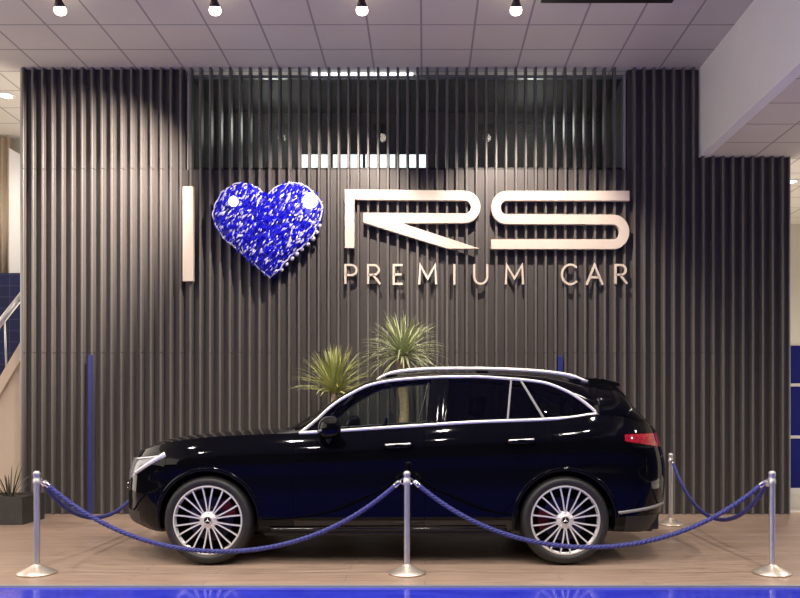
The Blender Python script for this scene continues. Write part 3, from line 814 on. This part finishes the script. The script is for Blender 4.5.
def seat(xc, y, w=.52):
    bm = nbox(xc-.30, xc+.24, y-w/2, y+w/2, .46, .66, .06, seg=4)
    b2 = bmesh.new(); box(b2, -.07, .07, -w/2, w/2, 0, .60, .055, seg=4)
    bmesh.ops.transform(b2, matrix=Matrix.Translation((xc+.22, y, .60)) @ Matrix.Rotation(math.radians(16), 4, 'Y'), verts=b2.verts)
    me = bpy.data.meshes.new('t'); b2.to_mesh(me); bm.from_mesh(me); bpy.data.meshes.remove(me); b2.free()
    s = obj('seat', bm, 'interior', car, smooth=True)
    b2 = bmesh.new(); box(b2, -.05, .05, -.13, .13, .62, .80, .045, seg=4); tube(b2, [(0, -.06, .55), (0, -.06, .66)], .008, 8); tube(b2, [(0, .06, .55), (0, .06, .66)], .008, 8)
    bmesh.ops.transform(b2, matrix=Matrix.Translation((xc+.22, y, .60)) @ Matrix.Rotation(math.radians(13), 4, 'Y'), verts=b2.verts)
    obj('headrest', b2, 'interior', s, smooth=True)
seat(.10, YC-.37); seat(.10, YC+.37); seat(1.0, YC-.36, .66); seat(1.0, YC+.36, .66)
obj('centre_console', nbox(-.65, .35, YC-.11, YC+.11, .42, .72, .04, seg=3), 'interior', car, smooth=True)
obj('load_cover', nbox(1.38, 1.86, YC-.68, YC+.68, 1.02, 1.05, .01), 'interior', car)

# wheels
def wheel(cx, sgn, red_ang):
    w = obj('wheel', lathe(bmesh.new(), [(.266, .004), (.270, -.006), (.280, -.004), (.283, .004), (.283, .012), (.270, .02), (.260, .03), (.258, .21), (.268, .22)], (0, 0, 0), 64, 'y'), 'alloy', car, angle=35)
    base = lambda bm: bmesh.ops.transform(bm, matrix=Matrix.Translation((cx, YC+sgn*.925, WZ)) @ Matrix.Diagonal((1, -sgn, 1, 1)), verts=bm.verts)
    me = w.data; bmw = bmesh.new(); bmw.from_mesh(me); base(bmw); bmesh.ops.recalc_face_normals(bmw, faces=bmw.faces); bmw.to_mesh(me); bmw.free()
    def add(nm, bm, mt, **k):
        base(bm); bmesh.ops.recalc_face_normals(bm, faces=bm.faces); return obj(nm, bm, mt, w, **k)
    add('tyre', lathe(bmesh.new(), [(.276, .020), (.285, -.004), (.300, -.014), (.320, -.016), (.338, -.008), (.350, .010), (.358, .034), (.363, .06), (.363, .19), (.357, .216), (.343, .235), (.310, .245), (.276, .23)], (0, 0, 0), 72, 'y'), 'rubber', smooth=True)
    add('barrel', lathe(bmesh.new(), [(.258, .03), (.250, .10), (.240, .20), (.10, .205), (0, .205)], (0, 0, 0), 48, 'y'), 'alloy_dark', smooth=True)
    add('brake_disc', lathe(bmesh.new(), [(0, .09), (.09, .09), (.095, .105), (.180, .105), (.182, .125), (0, .125)], (0, 0, 0), 48, 'y'), 'disc', angle=40)
    bm = bmesh.new(); rr = []
    for k in range(9):
        a = red_ang-.42+.84*k/8; rr.append([bm.verts.new((r*math.cos(a), y, r*math.sin(a))) for r, y in ((.125, .07), (.215, .07), (.222, .15), (.12, .15))])
    for A, B in zip(rr, rr[1:]):
        for k in range(4): bm.faces.new((A[k], A[(k+1) % 4], B[(k+1) % 4], B[k]))
    bm.faces.new(rr[0]); bm.faces.new(list(reversed(rr[-1])))
    o_ = add('brake_caliper', bm, 'caliper'); o_['label'] = 'red brake caliper'
    bm = bmesh.new()
    for k in range(20):
        pair = (1 if k % 2 else -1)*.022
        a0 = 2*PI*(k+.5)/20-pair*1.0; a1 = 2*PI*(k+.5)/20; pr_, pf_ = None, None
        fr = []
        for u in np.linspace(0, 1, 6):
            r = .055+(.270-.055)*u; a = a0*(1-u)+a1*u - pair*2.2*(1-u)
            hwid = .0048+.0022*u**2+.0015*(1-u); y = .010-.016*math.sin(u*PI*.5)+.0*u
            y = .012-.014*u
            c, s = math.cos(a), math.sin(a)
            fr.append([bm.verts.new((r*c-s*q, yy, r*s+c*q)) for q, yy in ((-hwid, y), (hwid, y), (hwid*1.2, y+.03), (-hwid*1.2, y+.03))])
        for A, B in zip(fr, fr[1:]):
            for j in range(4):
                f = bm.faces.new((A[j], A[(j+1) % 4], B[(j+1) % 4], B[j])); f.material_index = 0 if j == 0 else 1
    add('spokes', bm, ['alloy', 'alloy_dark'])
    add('hub', lathe(bmesh.new(), [(0, .0), (.036, .0), (.038, .004), (.042, .006), (.066, .012), (.072, .02), (.072, .06), (0, .06)], (0, 0, 0), 40, 'y'), 'alloy', angle=40)
    add('hub_cap', lathe(bmesh.new(), [(0, -.002), (.033, -.002), (.035, .0), (.035, .006), (0, .006)], (0, 0, 0), 32, 'y'), 'alloy_dark', angle=40)
    for k in range(5):
        a = PI/2+2*PI*k/5; bm = lathe(bmesh.new(), [(0, .006), (.008, .006), (.011, .010), (.011, .03), (0, .03)], (.056*math.cos(a), 0, .056*math.sin(a)), 12, 'y'); add('wheel_bolt', bm, 'alloy', angle=40)
    bm = bmesh.new(); star(bm, (0, -.005, 0), .031, 'y', -.005); add('badge', bm, 'bright_trim')
for cx, ra in ((FW, math.radians(30)), (RW, math.radians(180))):
    for sgn in (-1, 1): wheel(cx, sgn, ra)
# ------------------------------------------------------------------ letters on the wall
LD = 9.61
def LP(px, py):
    p = P(px, py, LD); return (p.x, p.z)
LF, LBk = LD, LD+.060
SG = 'tall sign letters on the ribbed wall'
bm = prism(bmesh.new(), [LP(182.6, 281), LP(193, 281), LP(193, 186.3), LP(182.6, 186.3)], LF, LBk)
tag(obj('wall_letter', bm, 'letter'), 'tall cream letter I on the ribbed wall left of the blue heart', 'letter', SG)
def arc(cx, cy, rx, ry, a0, a1, n=16):
    return [(cx+rx*math.cos(math.radians(a0+(a1-a0)*k/n)), cy+ry*math.sin(math.radians(a0+(a1-a0)*k/n))) for k in range(n+1)]
# R: angular frame and bowl as one stroke, plus the slanting leg
bm = bmesh.new()
outer = [(344.8, 247.8), (344.8, 189.2)] + [(466, 190.6)] + arc(464.5, 206.7, 16, 16.1, -88, 88) + [(401.5, 223.0), (479.8, 248.5), (448, 248.5), (363.4, 222.5), (363.4, 212.6)]
inner = [(464, 213.4)] + list(reversed(arc(464.5, 206.9, 6.4, 6.5, -88, 88))) + [(354.4, 199.4), (354.4, 247.8)]
prism(bm, [LP(*q) for q in (outer+inner)], LF, LBk)
tag(obj('wall_letter', bm, 'letter'), 'large cream letter R with a slanting leg on the ribbed wall', 'letter', SG)
sp = [LP(629.5, 195.6), LP(507, 195.6)] + [LP(*q) for q in arc(506.5, 207.3, 10.5, 11.7, -90, -270)] + [LP(510, 219.0), LP(613, 219.4)] + \
     [LP(*q) for q in arc(613.5, 231.8, 11, 12.3, -90, 90)] + [LP(610, 244.1), LP(491.2, 244.1)]
bm = polystrip(bmesh.new(), sp, 9.6/F*LD, LF, LBk)
tag(obj('wall_letter', bm, 'letter'), 'large cream letter S of two long loops on the ribbed wall', 'letter', SG)
def small(ch, x0, x1, lb):
    y0, y1 = 264.6, 283.4; w = x1-x0; H = y1-y0; ym = y0+H*.52
    q = lambda a, b: (x0+a*w, y0+b*H)
    st = {'P': [[q(0, 1.0), q(0, 0), q(.5, 0)] + [(x0+.5*w+.5*w*math.sin(t), y0+.27*H-.27*H*math.cos(t)) for t in np.linspace(.2, PI, 12)] + [q(0, .54)]],
          'R': [[q(0, 1.0), q(0, 0), q(.45, 0)] + [(x0+.45*w+.45*w*math.sin(t), y0+.26*H-.26*H*math.cos(t)) for t in np.linspace(.2, PI, 12)] + [q(0, .52)], [q(.4, .52), q(1, 1.0)]],
          'E': [[q(1, 0), q(0, 0), q(0, 1.0), q(1, 1.0)], [q(0, .5), q(.88, .5)]],
          'M': [[q(0, 1.03), q(.06, 0), q(.5, .72), q(.94, 0), q(1, 1.03)]],
          'I': [[q(.5, -.05), q(.5, 1.05)]],
          'U': [[q(0, -.05), q(0, .6)] + [(x0+.5*w-.5*w*math.cos(t), y0+.6*H+.4*H*math.sin(t)) for t in np.linspace(.15, PI-.15, 14)] + [q(1, .6), q(1, -.05)]],
          'C': [[(x0+.56*w+.56*w*math.cos(t), y0+.5*H-.52*H*math.sin(t)) for t in np.linspace(.75, 2*PI-.75, 24)]],
          'A': [[q(0, 1.05), q(.5, 0), q(1, 1.05)], [q(.22, .66), q(.78, .66)]]}[ch]
    bm = bmesh.new()
    for s in st: polystrip(bm, [LP(*a) for a in s], 2.1/F*LD, LD+.025, LBk)
    tag(obj('wall_letter', bm, 'letter'), lb, 'letter', 'small letters of PREMIUM CAR')
small('P', 345.2, 356.5, 'small cream letter P, first of the word PREMIUM')
small('R', 368, 380, 'small cream letter R in PREMIUM, between P and E')
small('E', 393.6, 402.6, 'small cream letter E in PREMIUM, between R and M')
small('M', 419.2, 436.2, 'small cream letter M in the middle of PREMIUM, after the E')
small('I', 450, 459, 'small cream letter I in PREMIUM, below the big R')
small('U', 474.4, 487.4, 'small cream letter U in PREMIUM, between I and M')
small('M', 506, 523.4, 'small cream letter M, last of the word PREMIUM')
small('C', 562.4, 577.6, 'small cream letter C, first of the word CAR')
small('A', 587.2, 603.2, 'small cream letter A, middle of the word CAR')
small('R', 616.2, 627.6, 'small cream letter R, last of the word CAR')

# ------------------------------------------------------------------ heart
hp = [(350,535),(300,493),(255,455),(225,428),(195,402),(160,372),(130,348),(105,318),(85,285),(70,250),(65,215),(73,178),(90,145),(112,113),(140,90),(172,73),(205,65),(240,72),(270,85),(297,97),(315,118),(328,142),(345,112),(370,92),(400,76),(435,67),(470,66),(503,73),(535,87),(562,108),(582,132),(600,162),(612,192),(604,232),(590,270),(575,302),(556,334),(530,362),(500,388),(474,410),(450,433),(424,462),(400,490),(378,513)]
hp = [(200+x/4.986, 170+y/4.986) for x, y in hp]
HD = 9.55
hw_ = [(P(x, y, HD).x, P(x, y, HD).z) for x, y in hp]
hc = Vector((P(270, 226, HD).x, P(270, 226, HD).z))
ht = thing('heart_sign', 'big blue heart with white speckles on the ribbed wall between the letters I and R', 'heart sign', (hc.x, 9.69, hc.y), SG)
bm = bmesh.new()
rings = []
for s, y in ((1, 9.69), (1, HD+.02), (.97, HD), (.85, HD-.045), (.6, HD-.075), (.3, HD-.088)):
    rings.append([bm.verts.new((hc.x+(x-hc.x)*s, y, hc.y+(z-hc.y)*s)) for x, z in hw_])
for A, B in zip(rings, rings[1:]):
    for k in range(len(A)): bm.faces.new((A[k], A[(k+1) % len(A)], B[(k+1) % len(A)], B[k]))
cv = bm.verts.new((hc.x, HD-.09, hc.y))
for k in range(len(A)): bm.faces.new((rings[-1][k], rings[-1][(k+1) % len(A)], cv))
bmesh.ops.recalc_face_normals(bm, faces=bm.faces)
obj('body', bm, 'heart_base', ht, smooth=True)
def inside(x, z, poly):
    c = False
    for i in range(len(poly)):
        (x0, z0), (x1, z1) = poly[i-1], poly[i]
        if (z0 > z) != (z1 > z) and x < (x1-x0)*(z-z0)/(z1-z0)+x0: c = not c
    return c
def hy(x, z):
    """front surface of the heart"""
    best = 0
    lo, hi = 0., 1.
    v = Vector((x, z))-hc
    lo, hi = .02, 6.
    for _ in range(18):
        m = (lo+hi)/2
        q = hc+v*m
        if inside(q.x, q.y, hw_): lo = m
        else: hi = m
    s = 1/max(lo, 1e-3)
    return HD-float(np.interp(s, [0, .3, .6, .85, .97, 1], [.09, .088, .075, .045, 0, -.02]))
bm = bmesh.new()
rnd = random.Random(3)
xs = [q[0] for q in hw_]; zs = [q[1] for q in hw_]
pts = []
while len(pts) < 1500:
    x = rnd.uniform(min(xs), max(xs)); z = rnd.uniform(min(zs), max(zs))
    if inside(x, z, hw_): pts.append((x, z))
for x, z in pts:
    white = rnd.random() < (.20 if abs(x-hc.x-.02) < .16 and z < hc.y+.25 else .36)
    L = rnd.uniform(.020, .042) if white else rnd.uniform(.025, .05); W = L*rnd.uniform(.22, .36)
    ang = math.radians(rnd.gauss(57, 12))
    u = Vector((math.cos(ang), rnd.gauss(0, .2), math.sin(ang))).normalized()
    n = Vector((rnd.gauss(0, .3), -1, rnd.gauss(0, .3))); v = u.cross(n).normalized(); n = v.cross(u)
    c = Vector((x, hy(x, z)-.008-rnd.random()*.014, z))
    q = [c-u*L, c-u*L*.3+v*W, c+u*L*.6+v*W*.8, c+u*L, c+u*L*.6-v*W*.8, c-u*L*.3-v*W]
    vs = [bm.verts.new(p) for p in q]; top = bm.verts.new(c+n*.006*(-1 if n.y > 0 else 1)+Vector((0, -.006, 0)))
    for k in range(6):
        f = bm.faces.new((vs[k], vs[(k+1) % 6], top)); f.material_index = 1 if white else 0
obj('foil', bm, ['flake_blue', 'flake_white'], ht)
bm = bmesh.new()
rp = []
for i in range(len(hw_)):
    a, b = Vector(hw_[i]), Vector(hw_[(i+1) % len(hw_)])
    for k in range(2):
        q = a.lerp(b, k/2); j = rnd.gauss(0, .006); dv = (q-hc).normalized()
        rp.append(Vector((q.x+dv.x*j, HD-.004+rnd.gauss(0, .004), q.y+dv.y*j)))
tube(bm, rp, [.007 + .005*rnd.random() for _ in rp], 7, closed=True)
# pale foam lumps showing along the lower right edge
for i in range(34, 43):
    q = Vector(hw_[i]); s = .022+.014*rnd.random()
    r_ = bmesh.ops.create_icosphere(bm, subdivisions=2, radius=s, matrix=Matrix.Translation((q.x+.012, HD+.03, q.y-.012)))
obj('rim', bm, 'flake_white', ht, smooth=True)
for (px, py, r, o) in ((234, 202, .062, .035), (309.5, 200.5, .098, 0)):  # two round white emissive discs set into the heart
    p = P(px, py, HD-.07)
    bm = lathe(bmesh.new(), [(0, HD-.100-o), (r*.6, HD-.092-o), (r, HD-.065-o), (r, HD-.02), (0, HD-.0)], (p.x, 0, p.z), 24, 'y')
    obj('lamp', bm, 'heart_lamp', ht, smooth=True)['label'] = 'round white lamp glowing in the heart'

# ------------------------------------------------------------------ rope barrier
def stanchion(x, y, lb, group, hooks):
    t = thing('barrier_post', lb, 'barrier post', (x, y, 0), group)
    obj('base', lathe(bmesh.new(), [(0, .002), (.138, .002), (.142, .010), (.136, .018), (.10, .036), (.06, .056), (.036, .068), (.03, .075), (0, .075)], (x, y, 0), 40), 'bronze_steel', t, angle=40)
    obj('pole', lathe(bmesh.new(), [(.0225, .05), (.0225, .70), (0, .70)], (x, y, 0), 24), 'steel', t, angle=40)
    cap = obj('cap', lathe(bmesh.new(), [(.0225, .69), (.029, .693), (.029, .722), (.024, .728), (.024, .752), (.027, .757), (.028, .772), (.022, .784), (.012, .790), (0, .791)], (x, y, 0), 24), 'steel', t, angle=40)
    for (dx, dy) in hooks:
        v = Vector((dx, dy, 0)).normalized(); c = Vector((x, y, .708))
        pts = [c+v*(.024+.024*math.sin(a))+Vector((0, 0, .022*math.cos(a))) for a in np.linspace(-.35, PI+.35, 14)]
        obj('hook_ring', tube(bmesh.new(), pts, .0045, 8), 'chrome', cap, smooth=True)
    return t
NY, BY = 6.125, 8.79
XA, XM, XZ = -2.971, -.138, 2.657
G1 = 'rope barrier posts'
stanchion(XA, NY, 'steel barrier post in front at the left, by the nose of the car', G1, [(1, 0), (0.15, 1)])
stanchion(XM, NY, 'steel barrier post standing in front of the middle of the car', G1, [(1, 0), (-1, 0)])
stanchion(XZ, NY, 'steel barrier post in front at the right, beyond the rear of the car', G1, [(-1, 0), (0, 1)])
stanchion(2.70, BY, 'steel barrier post standing behind the rear end of the car', G1, [(0, -1)])
stanchion(-2.97, BY, 'steel barrier post hidden behind the front end of the car', G1, [(0, -1)])
def rope(a, b, zmin, lb):
    a, b = Vector(a), Vector(b); t = thing('barrier_rope', lb, 'rope', (a.x, a.y, a.z), 'blue barrier ropes')
    n = 150; z0 = a.z; c = z0-zmin
    cen = []
    for k in range(n+1):
        u = k/n; s = 2*u-1
        sag = c*(math.cosh(1.5)-math.cosh(1.5*s))/(math.cosh(1.5)-1)
        p = a.lerp(b, u); p.z -= sag; cen.append(p)
    d = (b-a).normalized(); side = Vector((0, 0, 1)).cross(d).normalized()
    ln = sum((cen[i+1]-cen[i]).length for i in range(n)); bm = bmesh.new()
    for s in range(3):
        pts = []; acc = 0
        for i, p in enumerate(cen):
            if i: acc += (p-cen[i-1]).length
            tg = (cen[min(i+1, n)]-cen[max(i-1, 0)]).normalized(); nn = side.cross(tg)
            ph = acc/.105*2*PI + s*2*PI/3
            pts.append(p+(side*math.cos(ph)+nn*math.sin(ph))*.0095)
        tube(bm, pts, .0105, 7)
    obj('cord', bm, 'rope', t, smooth=True)
    for e, i in ((a, 0), (b, n)):
        v = (cen[1]-cen[0]).normalized() if i == 0 else (cen[-2]-cen[-1]).normalized()
        obj('end_cap', tube(bmesh.new(), [e-v*.02, e-v*.012, e+v*.035, e+v*.045], [.008, .019, .021, .016], 12), 'chrome', t, smooth=True)
e = .066; zz = .700
rope((XA+e, NY, zz), (XM-e, NY, zz), .172, 'blue twisted rope sagging across the front wheel, between the left and middle posts')
rope((XM+e, NY, zz), (XZ-e, NY, zz), .205, 'blue twisted rope sagging across the rear wheel, between the middle and right posts')
rope((XA+.01, NY+e, zz), (-2.97, BY-e, zz), .275, 'blue twisted rope running back from the left front post past the car nose')
rope((XZ+.0, NY+e, zz), (2.70, BY-e, zz), .255, 'blue twisted rope running back from the right front post behind the tail')

# ------------------------------------------------------------------ plants
def blade(bm, base, az, el, L, w, droop, mi=0, n=7, twist=0):
    d = Vector((math.cos(az)*math.cos(el), math.sin(az)*math.cos(el), math.sin(el))); p = Vector(base)
    side = Vector((-math.sin(az), math.cos(az), 0))
    prev = None
    for k in range(n+1):
        u = k/n; ww = w*(.55+1.2*u)*(1-u)**.75 if u < 1 else 0
        up = side.cross(d).normalized()
        a = bm.verts.new(p+side*max(ww, .0006)+up*ww*.35); m_ = bm.verts.new(p); b = bm.verts.new(p-side*max(ww, .0006)+up*ww*.35)
        if prev:
            for q in ((prev[0], prev[1], m_, a), (prev[1], prev[2], b, m_)):
                f = bm.faces.new(q); f.material_index = mi
        prev = (a, m_, b)
        d = (d+Vector((0, 0, -droop*L/n*(.4+1.4*u)))).normalized(); p = p+d*(L/n)
def yucca(x, y, zc, L, nleaf, trunk_r, lb, leafm, el0, droop, potr=.2, poth=.36):
    r = random.Random(int(x*100)); t = thing('potted_yucca', lb, 'plant', (x, y, 0), 'yucca plants behind the car')
    obj('pot', lathe(bmesh.new(), [(0, .0), (potr*.72, .0), (potr*.76, .02), (potr*.98, poth-.03), (potr, poth), (potr*.9, poth), (potr*.88, poth-.05), (0, poth-.05)], (x, y, 0), 32), 'pot', t, angle=40)
    obj('soil', lathe(bmesh.new(), [(0, poth-.03), (potr*.6, poth-.032), (potr*.87, poth-.045)], (x, y, 0), 24), 'soil', t, smooth=True)
    pts = [Vector((x+.015*math.sin(k*1.1), y+.012*math.cos(k*.9), poth-.06+(zc-poth+.06)*k/12)) for k in range(13)]
    obj('trunk', tube(bmesh.new(), pts, [trunk_r*(1.15-.35*k/12)*(1+.06*math.sin(k*2.3)) for k in range(13)], 12), 'bark', t, smooth=True)
    bm = bmesh.new()
    for k in range(nleaf):
        u = (k+.5)/nleaf
        el = math.radians(el0[0]+(el0[1]-el0[0])*u**.9+r.gauss(0, 7)); az = k*2.39996+r.gauss(0, .2)
        blade(bm, (x+.02*math.cos(az), y+.02*math.sin(az), zc-.04+.06*u), az, el, L*r.uniform(.78, 1.08)*(1 if u < .8 else .92), .0125, droop*r.uniform(.7, 1.3), 0)
    obj('foliage', bm, leafm, t)
yucca(-1.03, 9.14, P(0, 391, 9.14).z, .55, 190, .045, 'bushy yellow green yucca behind the windscreen of the car', 'leaf', (20, 88), 1.5)
yucca(-.25, 9.12, P(0, 354, 9.12).z, .54, 210, .058, 'taller yucca with bare trunk rising above the car roof', 'leaf_pale', (-14, 80), 1.7)

# planter at the left edge
a = P(22, 0, 8.78).x
pl = thing('planter_box', 'dark grey planter box holding a dark strap leaf plant at the left edge', 'planter', (a-.5, 9.0, 0))
zt = P(0, 497, 8.78).z
bm = nbox(a-1.1, a, 8.78, 8.80, 0, zt); box(bm, a-1.1, a, 9.28, 9.30, 0, zt); box(bm, a-.02, a, 8.80, 9.28, 0, zt); box(bm, a-1.1, a-1.08, 8.80, 9.28, 0, zt); box(bm, a-1.08, a-.02, 8.80, 9.28, 0, .03)
obj('box', bm, 'pot', pl)
obj('soil', nbox(a-1.08, a-.02, 8.80, 9.28, .02, zt-.03), 'soil', pl)
bm = bmesh.new(); r = random.Random(5)
for k in range(18):
    az = r.uniform(0, 2*PI); blade(bm, (a-.26+.03*math.cos(az), 9.02+.03*math.sin(az), zt-.06), az, math.radians(r.uniform(50, 84)), r.uniform(.30, .5), .011, r.uniform(1., 2.6))
obj('foliage', bm, 'leaf_dark', pl)
# ------------------------------------------------------------------ light, camera
def light(name, kind, loc, energy, col=(1, 1, 1), **kw):
    l = bpy.data.lights.new(name, kind); l.energy = energy; l.color = col
    for k, v in kw.items(): setattr(l, k, v)
    o = bpy.data.objects.new(name, l); COL.objects.link(o); o.location = loc; return o
def aim(o, to):
    o.rotation_euler = (Vector(to)-o.location).to_track_quat('-Z', 'Y').to_euler()
for i, c in enumerate(spots):
    o = light('spot_lamp', 'SPOT', c, (160, 2000, 560, 540)[i], (1, .84, .72), spot_size=math.radians((74, 62, 74, 74)[i]), spot_blend=(.5, 1, .6, .6)[i], shadow_soft_size=.05)
    aim(o, ((-3.9, -4.45, -1.3, 1.2)[i], 9.69, (2.2, 3.55, 2.9, 2.8)[i]))
# rows of round downlights in the hall ceiling
k = 0
for y in (1.0, 3.2, 5.4):
    for x in (-4.2, -2.1, 0, 2.1):
        o = light('down_lamp', 'SPOT', (x, y, ZC-.03), 280, (1, .91, .81), spot_size=math.radians(140), spot_blend=.7, shadow_soft_size=.08)
o = light('down_lamp', 'SPOT', (P(6, 95, 10.52).x, 10.52, ZC-.04), 120, (1, .88, .70), spot_size=math.radians(150), spot_blend=.7, shadow_soft_size=.06)
for x in (-2.0, 1.4): o = light('office_lamp', 'POINT', (x, 10.6, 5.0), 14, (1, .96, .9), shadow_soft_size=.15)  # fill lights with no visible source, added to brighten the dark room
for x, y in ((P(792, 181, 10.73).x, 10.73), (6.2, 7.5), (6.2, 4.5), (6.2, 1.5)):
    o = light('down_lamp', 'SPOT', (x, y, ZL-.04), 230, (1, .93, .82), spot_size=math.radians(150), spot_blend=.7, shadow_soft_size=.06)

wd = bpy.data.worlds.new('hall'); S.world = wd; wd.use_nodes = True
wd.node_tree.nodes['Background'].inputs[0].default_value = (1, .87, .74, 1)
wd.node_tree.nodes['Background'].inputs[1].default_value = 2.5

cam = bpy.data.cameras.new('camera'); co = bpy.data.objects.new('camera', cam); COL.objects.link(co)
co.location = (0, 0, CH); co.rotation_euler = (PI/2, 0, 0)
cam.sensor_width = 36; cam.lens = 36*F/800; cam.shift_x = (400-CX)/800; cam.shift_y = (CY-299)/800
cam.clip_start = .05; cam.clip_end = 100
S.camera = co
S.view_settings.view_transform = 'Standard'; S.view_settings.look = 'None'
S.view_settings.exposure = .12; S.view_settings.gamma = 1; S.view_settings.use_curve_mapping = False
